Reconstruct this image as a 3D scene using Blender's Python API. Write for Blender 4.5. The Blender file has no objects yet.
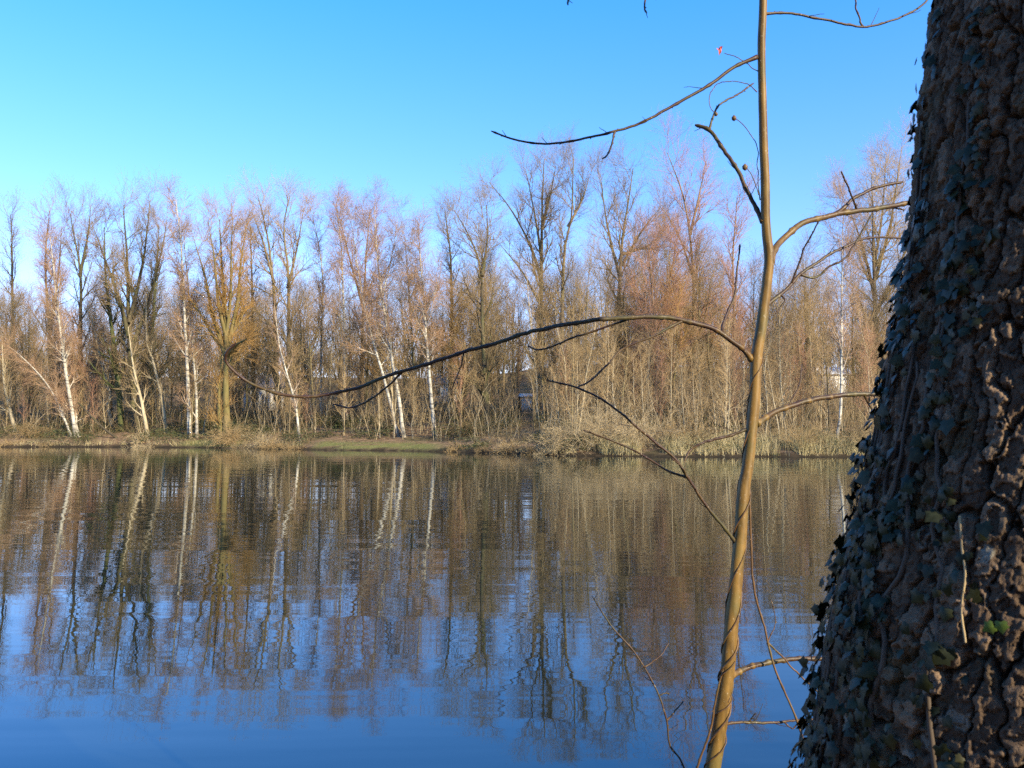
import bpy, math, random
import numpy as np
from mathutils import Vector, Matrix

S = bpy.context.scene
COL = S.collection
RNG = np.random.default_rng(11)
random.seed(5)
R = math.radians

# ------------------------------------------------------------------ camera
F = 850.0                                   # focal length in pixels of the 1024 wide frame
CAM = np.array([0.0, 0.0, 2.2])
PITCH = math.atan((425 - 384) / F)
cd = bpy.data.cameras.new('camera')
cam = bpy.data.objects.new('camera', cd)
COL.objects.link(cam)
cam.location = CAM
cam.rotation_euler = (math.pi / 2 + PITCH, 0, 0)
cd.sensor_width = 36.0
cd.lens = F / 1024 * 36
cd.dof.use_dof = True
cd.dof.focus_distance = 7.0
cd.dof.aperture_fstop = 12.0
cd.clip_start = 0.05
cd.clip_end = 3000
S.camera = cam

# ------------------------------------------------------------------ world, sun, exposure
SUN_EL, SUN_AZ = R(25), R(135)              # azimuth clockwise from +Y (view axis)
sdir = Vector((math.sin(SUN_AZ) * math.cos(SUN_EL), math.cos(SUN_AZ) * math.cos(SUN_EL), math.sin(SUN_EL)))
W = bpy.data.worlds.new('World')
S.world = W
W.use_nodes = True
wn = W.node_tree
bg = wn.nodes['Background']
sky = wn.nodes.new('ShaderNodeTexSky')
sky.sky_type = 'NISHITA'
sky.sun_disc = False
sky.sun_elevation = SUN_EL
sky.sun_rotation = SUN_AZ
sky.altitude = 0
sky.air_density = 1.0
sky.dust_density = 0.3
sky.ozone_density = 2.0
tint = wn.nodes.new('ShaderNodeMix'); tint.data_type = 'RGBA'; tint.blend_type = 'MULTIPLY'      # clear cyan-blue winter sky
tint.inputs[0].default_value = 1.0
tcw = wn.nodes.new('ShaderNodeTexCoord'); sxyz = wn.nodes.new('ShaderNodeSeparateXYZ'); rw_ = wn.nodes.new('ShaderNodeValToRGB')
wn.links.new(tcw.outputs['Generated'], sxyz.inputs[0]); wn.links.new(sxyz.outputs['Z'], rw_.inputs[0]); wn.links.new(rw_.outputs[0], tint.inputs[7])
e_ = rw_.color_ramp.elements
e_[0].position = .04; e_[0].color = (.82, .735, .98, 1); e_[1].position = .45; e_[1].color = (.29, .85, 1.36, 1)
wn.links.new(sky.outputs['Color'], tint.inputs[6])
wn.links.new(tint.outputs[2], bg.inputs['Color'])
bg.inputs['Strength'].default_value = 0.15
sd = bpy.data.lights.new('sun', 'SUN')
sd.energy = 5.0
sd.angle = R(0.5)
sd.color = (1.0, 0.85, 0.59)
sun = bpy.data.objects.new('sun', sd)
COL.objects.link(sun)
sun.location = sdir * 60
sun.rotation_euler = sdir.to_track_quat('Z', 'Y').to_euler()
S.view_settings.view_transform = 'Standard'
S.view_settings.look = 'None'
S.view_settings.exposure = 1.0
S.view_settings.gamma = 1.0
S.render.engine = 'CYCLES'
S.cycles.use_denoising = False
S.cycles.max_bounces = 6
S.cycles.diffuse_bounces = 3
S.cycles.glossy_bounces = 3
S.cycles.transmission_bounces = 3
S.cycles.sample_clamp_indirect = 4.0

# ------------------------------------------------------------------ helpers
CP, SP = math.cos(PITCH), math.sin(PITCH)
def ray(px, py):
    a, b = (px - 512) / F, (384 - py) / F
    return np.array([a, CP - SP * b, SP + CP * b])
def at(px, py, Y):
    d = ray(px, py)
    return CAM + d * (Y / d[1])

def tag(o, label=None, cat=None, group=None, kind=None):
    if label: o['label'] = label
    if cat: o['category'] = cat
    if group: o['group'] = group
    if kind: o['kind'] = kind
    return o
def empty(name, loc, label=None, cat=None, group=None):
    o = bpy.data.objects.new(name, None)
    COL.objects.link(o)
    o.location = loc
    o.empty_display_size = 0.3
    return tag(o, label, cat, group)
def link(name, me, parent=None):
    o = bpy.data.objects.new(name, me)
    COL.objects.link(o)
    if parent is not None: o.parent = parent
    return o

def mesh_np(name, V, Q, mat, smooth=True, attrs=None, tri=False):
    """mesh from vertex array and quad (or tri) index array"""
    n = 3 if tri else 4
    me = bpy.data.meshes.new(name)
    V = np.ascontiguousarray(V, dtype=np.float32); Q = np.ascontiguousarray(Q, dtype=np.int32)
    me.vertices.add(len(V)); me.vertices.foreach_set('co', V.ravel())
    me.loops.add(Q.size); me.loops.foreach_set('vertex_index', Q.ravel())
    me.polygons.add(len(Q)); me.polygons.foreach_set('loop_start', np.arange(0, Q.size, n, dtype=np.int32))
    if smooth: me.polygons.foreach_set('use_smooth', np.ones(len(Q), dtype=bool))
    for k, a in (attrs or {}).items():
        at_ = me.attributes.new(k, 'FLOAT', 'POINT')
        at_.data.foreach_set('value', np.ascontiguousarray(a, dtype=np.float32))
    me.update(calc_edges=True)
    me.materials.append(mat)
    return me

def tubes(P, Rr, sides):
    """P (N,K,3), Rr (N,K) -> verts, quads, radius per vertex"""
    N, K, _ = P.shape
    T = np.gradient(P, axis=1)
    T /= np.linalg.norm(T, axis=2, keepdims=True) + 1e-9
    m = np.abs(T.mean(axis=1)); ref = np.zeros((N, 3)); ref[np.arange(N), m.argmin(axis=1)] = 1
    U = np.cross(T, ref[:, None, :]); U /= np.linalg.norm(U, axis=2, keepdims=True) + 1e-9
    Vv = np.cross(T, U)
    a = np.arange(sides) * 2 * np.pi / sides
    ring = P[:, :, None, :] + Rr[:, :, None, None] * (np.cos(a)[None, None, :, None] * U[:, :, None, :] + np.sin(a)[None, None, :, None] * Vv[:, :, None, :])
    V = ring.reshape(-1, 3)
    i = np.arange(N)[:, None, None] * K * sides + np.arange(K - 1)[None, :, None] * sides
    j = np.arange(sides)[None, None, :]; j2 = (j + 1) % sides
    Q = np.stack([i + j, i + j2, i + sides + j2, i + sides + j], axis=-1).reshape(-1, 4)
    rad = np.repeat(Rr.reshape(-1), sides)
    return V, Q, rad
class Acc:
    def __init__(s): s.V = []; s.Q = []; s.A = []; s.n = 0
    def add(s, V, Q, A):
        s.V.append(V); s.Q.append(Q + s.n); s.A.append(A); s.n += len(V)
    def tube(s, P, Rr, sides): s.add(*tubes(np.asarray(P, float), np.asarray(Rr, float), sides))
    def mesh(s, name, mat, key='thick'):
        return mesh_np(name, np.concatenate(s.V), np.concatenate(s.Q), mat, attrs={key: np.concatenate(s.A)})

def catmull(P, n):
    P = np.asarray(P, float)
    if len(P) == 2: P = np.array([P[0], P[0] * .66 + P[1] * .34, P[0] * .33 + P[1] * .67, P[1]])
    E = np.vstack([2 * P[0] - P[1], P, 2 * P[-1] - P[-2]])
    seg = len(P) - 1
    d = np.r_[0, np.cumsum(np.linalg.norm(np.diff(P, axis=0), axis=1))]
    s = np.linspace(0, d[-1], n)
    k = np.clip(np.searchsorted(d, s, side='right') - 1, 0, seg - 1)
    t = ((s - d[k]) / (d[k + 1] - d[k] + 1e-9))[:, None]
    p0, p1, p2, p3 = E[k], E[k + 1], E[k + 2], E[k + 3]
    return .5 * (2 * p1 + (p2 - p0) * t + (2 * p0 - 5 * p1 + 4 * p2 - p3) * t * t + (3 * p1 - p0 - 3 * p2 + p3) * t ** 3)

def hsh(*a):
    h = np.zeros_like(np.asarray(a[0], dtype=np.float64))
    for k, x in enumerate(a): h = h + np.asarray(x, dtype=np.float64) * (127.1, 311.7, 74.7)[k]
    v = np.sin(h) * 43758.5453
    return v - np.floor(v)
def vnoise(x, y):
    xi, yi = np.floor(x), np.floor(y); fx, fy = x - xi, y - yi
    fx = fx * fx * (3 - 2 * fx); fy = fy * fy * (3 - 2 * fy)
    return (hsh(xi, yi) * (1 - fx) + hsh(xi + 1, yi) * fx) * (1 - fy) + (hsh(xi, yi + 1) * (1 - fx) + hsh(xi + 1, yi + 1) * fx) * fy
def fbm(x, y, o=4):
    s, a, t = 0, .5, 0
    for k in range(o):
        s = s + a * vnoise(x + 17.3 * k, y - 9.1 * k); t += a; a *= .5; x = x * 2.03; y = y * 2.03
    return s / t
def worley(x, y):
    xi, yi = np.floor(x), np.floor(y)
    f1 = np.full(x.shape, 9.); f2 = np.full(x.shape, 9.); cid = np.zeros(x.shape)
    for dx in (-1, 0, 1):
        for dy in (-1, 0, 1):
            cx, cy = xi + dx, yi + dy
            d = np.hypot(cx + .1 + .8 * hsh(cx, cy, 1) - x, cy + .1 + .8 * hsh(cx, cy, 2) - y)
            nf = d < f1
            f2 = np.where(nf, f1, np.minimum(f2, d)); cid = np.where(nf, hsh(cx, cy, 3), cid); f1 = np.where(nf, d, f1)
    return f1, f2, cid
def sstep(a, b, x):
    t = np.clip((x - a) / (b - a), 0, 1); return t * t * (3 - 2 * t)

# ------------------------------------------------------------------ materials
def newmat(name):
    m = bpy.data.materials.new(name); m.use_nodes = True
    nt = m.node_tree; b = nt.nodes['Principled BSDF']
    return m, nt, b
def N(nt, t, **kw):
    n = nt.nodes.new(t)
    for k, v in kw.items(): setattr(n, k, v)
    return n
def ramp(nt, fac, stops):
    r = N(nt, 'ShaderNodeValToRGB'); e = r.color_ramp.elements
    while len(e) < len(stops): e.new(.5)
    for i, (p, c) in enumerate(stops):
        e[i].position = p; e[i].color = (*c, 1) if len(c) == 3 else c
    nt.links.new(fac, r.inputs[0]); return r.outputs[0]
def mix(nt, fac, a, b, mode='MIX'):
    n = N(nt, 'ShaderNodeMix', data_type='RGBA', blend_type=mode)
    for s, v in ((n.inputs[0], fac), (n.inputs[6], a), (n.inputs[7], b)):
        if isinstance(v, bpy.types.NodeSocket): nt.links.new(v, s)
        elif isinstance(v, (int, float)): s.default_value = v
        else: s.default_value = (*v, 1)
    return n.outputs[2]
def noise(nt, scale, detail=3, coord='Object', vscale=None, rough=.55):
    t = N(nt, 'ShaderNodeTexCoord'); n = N(nt, 'ShaderNodeTexNoise')
    n.inputs['Scale'].default_value = scale; n.inputs['Detail'].default_value = detail; n.inputs['Roughness'].default_value = rough
    if vscale:
        mp = N(nt, 'ShaderNodeMapping'); mp.inputs['Scale'].default_value = vscale
        nt.links.new(t.outputs[coord], mp.inputs[0]); nt.links.new(mp.outputs[0], n.inputs['Vector'])
    else: nt.links.new(t.outputs[coord], n.inputs['Vector'])
    return n.outputs['Fac']
def maprange(nt, v, a, b, c=0., d=1.):
    n = N(nt, 'ShaderNodeMapRange'); nt.links.new(v, n.inputs[0])
    for i, x in enumerate((a, b, c, d)): n.inputs[i + 1].default_value = x
    return n.outputs[0]

def bark(name, thick, thin, r0, r1, birch=False, vary=.25, green=0.0):
    """bark colour goes from twig colour (radius r0) to trunk colour (radius r1)"""
    m, nt, b = newmat(name)
    a = N(nt, 'ShaderNodeAttribute', attribute_name='thick')
    f = maprange(nt, a.outputs['Fac'], r0, r1)
    nz = noise(nt, 1.6, 3, vscale=(2, 2, .6))
    c1 = mix(nt, maprange(nt, nz, .3, .7), tuple(x * .72 for x in thick), tuple(min(.8, x * 1.2) for x in thick))
    if green: c1 = mix(nt, maprange(nt, noise(nt, .7, 2), .42, .6, 0, green), c1, (.11, .12, .03))
    if birch:
        bands = noise(nt, 1.0, 3, vscale=(1.2, 1.2, 5.5), rough=.7)
        zt = N(nt, 'ShaderNodeTexCoord'); zs = N(nt, 'ShaderNodeSeparateXYZ'); nt.links.new(zt.outputs['Object'], zs.inputs[0])
        zz_ = N(nt, 'ShaderNodeMath', operation='ADD'); nt.links.new(zs.outputs['Z'], zz_.inputs[0]); nt.links.new(maprange(nt, noise(nt, 3.0, 3), .3, .7, -1.4, 1.4), zz_.inputs[1])
        c1 = mix(nt, maprange(nt, zz_.outputs[0], .2, 1.6, .8, 0), c1, (.09, .075, .055))                # rough dark foot
        c1 = mix(nt, maprange(nt, noise(nt, 1.0, 2, vscale=(1.5, 1.5, .8)), .58, .7, 0, .6), c1, (.14, .115, .08))
        c1 = mix(nt, maprange(nt, bands, .52, .62, 0, .8), c1, (.05, .045, .04))
    c = mix(nt, f, thin, c1)
    oi = N(nt, 'ShaderNodeObjectInfo')
    v = maprange(nt, oi.outputs['Random'], 0, 1, 1 - vary, 1 + vary)
    hs = N(nt, 'ShaderNodeHueSaturation'); nt.links.new(v, hs.inputs['Value']); nt.links.new(c, hs.inputs['Color'])
    nt.links.new(hs.outputs[0], b.inputs['Base Color'])
    b.inputs['Roughness'].default_value = .85
    b.inputs['Specular IOR Level'].default_value = .15
    return m
M = {}
M['birch'] = bark('birch_bark', (.47, .43, .345), (.36, .225, .13), .010, .045, birch=True, vary=.1)
M['brown'] = bark('brown_bark', (.20, .15, .09), (.325, .225, .108), .008, .05, green=.35)
M['dark'] = bark('dark_bark', (.066, .053, .034), (.25, .18, .095), .008, .05, green=.3)
M['gold'] = bark('golden_bark', (.19, .145, .06), (.36, .21, .07), .008, .06, vary=.1, green=.3)
M['red'] = bark('reddish_bark', (.22, .15, .09), (.35, .19, .115), .008, .05, vary=.15)
M['pale'] = bark('pale_bark', (.40, .33, .21), (.35, .245, .125), .007, .03, vary=.3)
M['ivied'] = bark('ivied_bark', (.075, .085, .03), (.18, .12, .07), .01, .05, vary=.1)
M['brush'] = bark('brush_stem', (.22, .155, .08), (.25, .18, .09), .006, .02, vary=.15)
M['sucker'] = bark('sucker_stem', (.38, .31, .19), (.28, .20, .105), .007, .022, vary=.15)
M['straw'] = bark('straw_twig', (.44, .34, .19), (.42, .32, .18), .004, .02, vary=.15)

# ------------------------------------------------------------------ ground
SX = np.array([-400, -120, -60, -40, -28, -20, -10, -4, -1, 4, 10, 20, 26, 40, 120, 400.])
SY = np.array([120, 96, 85.5, 85, 82, 77, 73, 68.5, 66, 61, 59.5, 58.5, 59.5, 62, 80, 110.])
def shore(x): return np.interp(x, SX, SY) + .9 * (fbm(x * .35, x * 0 + 3.1, 3) - .5) * 2
PD = np.array([-60, -8, -2.5, -.5, .0, .45, 3, 8, 15, 25, 40, 60, 120, 600])
PZ = np.array([-1.8, -1.6, -1.0, -.25, .03, .17, .62, 1.3, 2.1, 3.2, 5.0, 8.0, 17.0, 20.0])
NEAR = 3.5
def ground(x, y):
    x = np.asarray(x, float); y = np.asarray(y, float)
    far = np.interp(y - shore(x), PD, PZ)
    dn = NEAR + .25 * np.sin(x * 1.7) - y
    near = np.interp(dn, [-20, -2, -.2, 0, .4, 2, 6, 60], [-1.8, -1.2, -.2, .02, .4, .72, .85, 3.0])
    side = np.interp(np.abs(x + 10) - 150, [-15, 0, 10, 400], [-1.8, .0, 1.2, 6.0])
    z = np.maximum(np.maximum(far, near), side)
    bump = (fbm(x * .6, y * .6, 3) - .5) * .35 + (fbm(x * .13 + 9, y * .13, 2) - .5) * 1.0
    return z + bump * np.clip((y - shore(x) - .5) / 8, 0, 1)
def glimpse(x, y):
    p = x / y * F + 512
    return (abs(p - 527) < 6) | (abs(p - 281) < 1.5) | (abs(p - 836) < 3)
def hit(px, py):
    d = ray(px, py); Y = np.arange(45, 130, .1)
    P = CAM + d[None] * (Y / d[1])[:, None]
    z = ground(P[:, 0], P[:, 1])
    k = np.argmax((z >= P[:, 2]) & (z > .05))
    return Y[k] if k > 0 else 100.

xs = np.unique(np.r_[np.linspace(-1500, -160, 14), np.arange(-160, -70, 4), np.arange(-70, 60, .55), np.arange(60, 160, 4), np.linspace(160, 1500, 14), np.arange(-4, 4, .3)])
ys = np.unique(np.r_[np.linspace(-300, -12, 12), np.arange(-12, 5, .3), np.arange(5, 52, 4), np.arange(52, 105, .45), np.arange(105, 150, 3), np.linspace(150, 2200, 18)])
gx, gy = np.meshgrid(xs, ys)
gz = ground(gx, gy)
nx, ny = len(xs), len(ys)
idx = np.arange(nx * ny).reshape(ny, nx)
Q = np.stack([idx[:-1, :-1], idx[:-1, 1:], idx[1:, 1:], idx[1:, :-1]], -1).reshape(-1, 4)
dsh = gy - shore(gx)
lawn = sstep(.1, .4, dsh) * (1 - sstep(2.4, 4.2, dsh)) * sstep(.22, .42, fbm(gx * .5, gy * .8, 3)) * np.maximum(sstep(-18.5, -17, gx) * (1 - sstep(-7.5, -5, gx)), .9 * sstep(-34, -32, gx) * (1 - sstep(-27, -25, gx)))
m, nt, b = newmat('leaf_litter')
nz = noise(nt, 2.2, 6); n2 = noise(nt, .35, 3)
c = ramp(nt, nz, [(.3, (.07, .045, .026)), (.5, (.20, .13, .075)), (.7, (.33, .22, .13))])
c = mix(nt, maprange(nt, n2, .45, .62, 0, .6), c, (.09, .085, .03))
ga = N(nt, 'ShaderNodeAttribute', attribute_name='lawn')
c = mix(nt, ga.outputs['Fac'], c, mix(nt, noise(nt, 1.5, 4), (.10, .115, .03), (.22, .20, .075)))
nt.links.new(c, b.inputs['Base Color']); b.inputs['Roughness'].default_value = .95; b.inputs['Specular IOR Level'].default_value = .1
bp = N(nt, 'ShaderNodeBump'); bp.inputs['Distance'].default_value = .15; bp.inputs['Strength'].default_value = .6
nt.links.new(nz, bp.inputs['Height']); nt.links.new(bp.outputs[0], b.inputs['Normal'])
mud_shade = (1 - sstep(.10, .34, gz + (fbm(gx * 1.3, gy * 1.3, 3) - .5) * .3)) * (1 - lawn * .8)  # shade of the undercut bank painted low on the ground in wet-mud colour
gm = N(nt, 'ShaderNodeAttribute', attribute_name='mud_shade')
c = mix(nt, gm.outputs['Fac'], c, (.032, .024, .015)); nt.links.new(c, b.inputs['Base Color'])
g = link('ground', mesh_np('ground', np.stack([gx, gy, gz], -1).reshape(-1, 3), Q, m, attrs={'lawn': lawn.ravel(), 'mud_shade': mud_shade.ravel()}))
tag(g, kind='structure')

# ------------------------------------------------------------------ water
m, nt, b = newmat('lake_water')
b.inputs['Base Color'].default_value = (.008, .012, .010, 1)
b.inputs['Specular Tint'].default_value = (.24, .76, 1, 1)
b.inputs['Roughness'].default_value = .015
b.inputs['IOR'].default_value = 2.0
big = noise(nt, .035, 2, vscale=(.6, 1.6, 1))
r1 = noise(nt, 1.0, 2, vscale=(.30, 1.9, 1), rough=.45)
r2 = noise(nt, 1.0, 1, vscale=(.10, .62, 1))
r3 = noise(nt, 1.0, 2, vscale=(1.3, 6.0, 1))
def math_(nt, op, a, b_):
    n = N(nt, 'ShaderNodeMath', operation=op)
    for s, v in zip(n.inputs, (a, b_)):
        if isinstance(v, bpy.types.NodeSocket): nt.links.new(v, s)
        else: s.default_value = v
    return n.outputs[0]
h = math_(nt, 'ADD', math_(nt, 'MULTIPLY', r1, maprange(nt, big, .35, .65, .45, 1.1)), math_(nt, 'MULTIPLY', r2, 2.0))
h = math_(nt, 'ADD', h, math_(nt, 'MULTIPLY', r3, math_(nt, 'MULTIPLY', maprange(nt, big, .42, .62, .02, .22), .8)))
bp = N(nt, 'ShaderNodeBump'); bp.inputs['Distance'].default_value = .0062; bp.inputs['Strength'].default_value = 1
nt.links.new(h, bp.inputs['Height']); nt.links.new(bp.outputs[0], b.inputs['Normal'])
w = np.array([[-170, 1.5, 0], [170, 1.5, 0], [170, 125, 0], [-170, 125, 0]])
o = link('water', mesh_np('water', w, np.array([[0, 1, 2, 3]]), m, smooth=False)); tag(o, kind='structure')

# ------------------------------------------------------------------ tree growing
def spawn(P, Rr, n, t0, t1, ang, length, k, trop=.0, wob=.25, rfac=.6, rmin=.004, rng=None, lenpow=.6, droop=0.):
    """n children on every polyline of P; returns polylines and radii. length scales down along the parent."""
    N_, K, _ = P.shape
    rng = rng or RNG
    pi = np.repeat(np.arange(N_), n)
    t = np.tile(np.linspace(t0, t1, n), N_) + rng.uniform(-.5, .5, N_ * n) * (t1 - t0) / max(n, 1)
    t = np.clip(t, .02, .99)
    s = t * (K - 1); i = np.minimum(s.astype(int), K - 2); f = (s - i)[:, None]
    pos = P[pi, i] * (1 - f) + P[pi, i + 1] * f
    tan = P[pi, i + 1] - P[pi, i]; tan /= np.linalg.norm(tan, axis=1, keepdims=True) + 1e-9
    rad = Rr[pi, i] * (1 - f[:, 0]) + Rr[pi, i + 1] * f[:, 0]
    rv = rng.normal(size=pos.shape); rv -= (rv * tan).sum(1, keepdims=True) * tan; rv /= np.linalg.norm(rv, axis=1, keepdims=True) + 1e-9
    a = np.radians(rng.normal(ang, ang * .22, len(pos)))[:, None]
    d = tan * np.cos(a) + rv * np.sin(a)
    tt = (t - t0) / max(t1 - t0, 1e-6)
    L = length * (1 - tt * .66) ** lenpow * rng.uniform(.55, 1.2, len(pos))
    out = np.zeros((len(pos), k, 3)); out[:, 0] = pos
    step = (L / (k - 1))[:, None]
    for q in range(1, k):
        d = d + rng.normal(0, wob, d.shape) * .6; d[:, 2] += trop - droop * q
        d /= np.linalg.norm(d, axis=1, keepdims=True) + 1e-9
        out[:, q] = out[:, q - 1] + d * step
    r0 = np.maximum(np.minimum(rad * .85, rad * rfac + .002), rmin)
    rr = r0[:, None] * np.linspace(1, .0, k)[None] + rmin * np.linspace(0, 1, k)[None] * .8
    return out, rr

SPEC = {  # children per stem, branch, twig; lengths in metres; angles; droop; start of the crown
 'birch': dict(n1=26, l1=4.0, a1=34, tr1=.10, n2=9, l2=2.0, a2=36, n3=7, l3=1.2, a3=34, n4=2, l4=.8, dr=.07, t0=.32, rt=.0045),
 'fork':  dict(n1=19, l1=6.4, a1=36, tr1=.13, n2=9, l2=3.1, a2=36, n3=7, l3=1.8, a3=34, n4=2, l4=.9, dr=-.02, t0=.14, rt=.0048),
 'tall':  dict(n1=26, l1=4.8, a1=40, tr1=.13, n2=8, l2=2.5, a2=36, n3=6, l3=1.5, a3=34, n4=2, l4=.8, dr=0., t0=.2, rt=.0048),
 'gold':  dict(n1=16, l1=4.2, a1=32, tr1=.15, n2=9, l2=2.5, a2=34, n3=8, l3=1.6, a3=30, n4=2, l4=.8, dr=-.03, t0=.3, rt=.0048),
 'pole':  dict(n1=15, l1=2.4, a1=38, tr1=.12, n2=6, l2=1.4, a2=36, n3=4, l3=.9, a3=34, n4=0, l4=.4, dr=0., t0=.18, rt=.0048),
}
def grow(stems, spec, rng, dens=1.0):
    """stems: list of (pts, r0, r1) -> trunk Acc, crown Acc"""
    p = SPEC[spec]; trunk, crown = Acc(), Acc()
    K = 18
    SP_, SR = [], []
    for pts, r0, r1 in stems:
        c = catmull(pts, K)
        wob = np.cumsum(rng.normal(0, .012, (K, 3)), axis=0); wob -= np.linspace(0, 1, K)[:, None] * wob[-1] * .5; wob[0] = 0
        c = c + wob * (np.linalg.norm(c[-1] - c[0]) / 12)
        SP_.append(c); SR.append(np.maximum(r0 + (r1 - r0) * np.linspace(0, 1, K) ** .85, .008))
        SR[-1][0] *= 1.25
    SP_, SR = np.array(SP_), np.array(SR)
    trunk.tube(SP_, SR, 7)
    n = lambda k: max(1, int(round(p[k] * dens)))
    ln = np.array([np.linalg.norm(c[-1] - c[0]) for c in SP_]); fr = ln / ln.max()
    b1 = [spawn(SP_[k:k + 1], SR[k:k + 1], max(3, int(round(n('n1') * fr[k]))), p['t0'] if k == 0 else .12, .98, p['a1'], p['l1'] * fr[k] ** .6, 7, p['tr1'], .2, .5, .010, rng) for k in range(len(SP_))]
    L1 = np.concatenate([b[0] for b in b1]); R1 = np.concatenate([b[1] for b in b1])
    trunk.tube(L1, R1, 5)
    L2, R2 = spawn(L1, R1, n('n2'), .15, .98, p['a2'], p['l2'], 5, .07, .2, .6, p['rt'] * 1.4, rng)
    L3, R3 = spawn(L2, R2, n('n3'), .15, .98, p['a3'], p['l3'], 4, .04, .22, .7, p['rt'], rng, droop=p['dr'])
    crown.tube(L2, R2, 4); crown.tube(L3, R3, 3)
    if p['n4']:
        L4, R4 = spawn(L3, R3, p['n4'], .25, .98, 40, p['l4'], 3, .02, .25, .8, p['rt'] * .85, rng, droop=p['dr'])
        crown.tube(L4, R4, 3)
    return trunk, crown

def key_tree(name, label, cat, mat, spec, stems_px, D=None, group=None, crown_mat=None, dens=1.0, seed=0, yj=1.2):
    rng = np.random.default_rng(1000 + seed)
    bx, by = stems_px[0][0][0]
    Y = D if D else hit(bx, by)
    hs = .945 if bx < 470 else .975
    base = at(bx, by, Y); base[2] = float(ground(base[0], base[1])) - .12
    stems = []
    for k, (pts, w0, w1) in enumerate(stems_px):
        drift = rng.normal(0, yj) if k else rng.normal(0, .5)
        P = []
        h0, h1 = pts[0][1], pts[-1][1]
        for q, (x, y) in enumerate(pts):
            f = q / (len(pts) - 1)
            P.append(at(x, y, Y + drift * f * 1.5))
        if abs(pts[0][1] - by) < 14 and abs(pts[0][0] - bx) < 14:
            P[0] = np.array([P[0][0], P[0][1], base[2]])
        P = [np.array([p[0], p[1], base[2] + (p[2] - base[2]) * hs]) for p in P]
        s = Y / F / 2 * (.74 if mat == 'birch' else 1.08)
        stems.append((np.array(P) - base, w0 * s, w1 * s * .45))
    t, c = grow(stems, spec, rng, dens)
    root = empty(name, base, label, cat, group)
    link('trunk', t.mesh('trunk', M[mat]), root)
    link('crown', c.mesh('crown', M[crown_mat or mat]), root)
    return root

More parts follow.
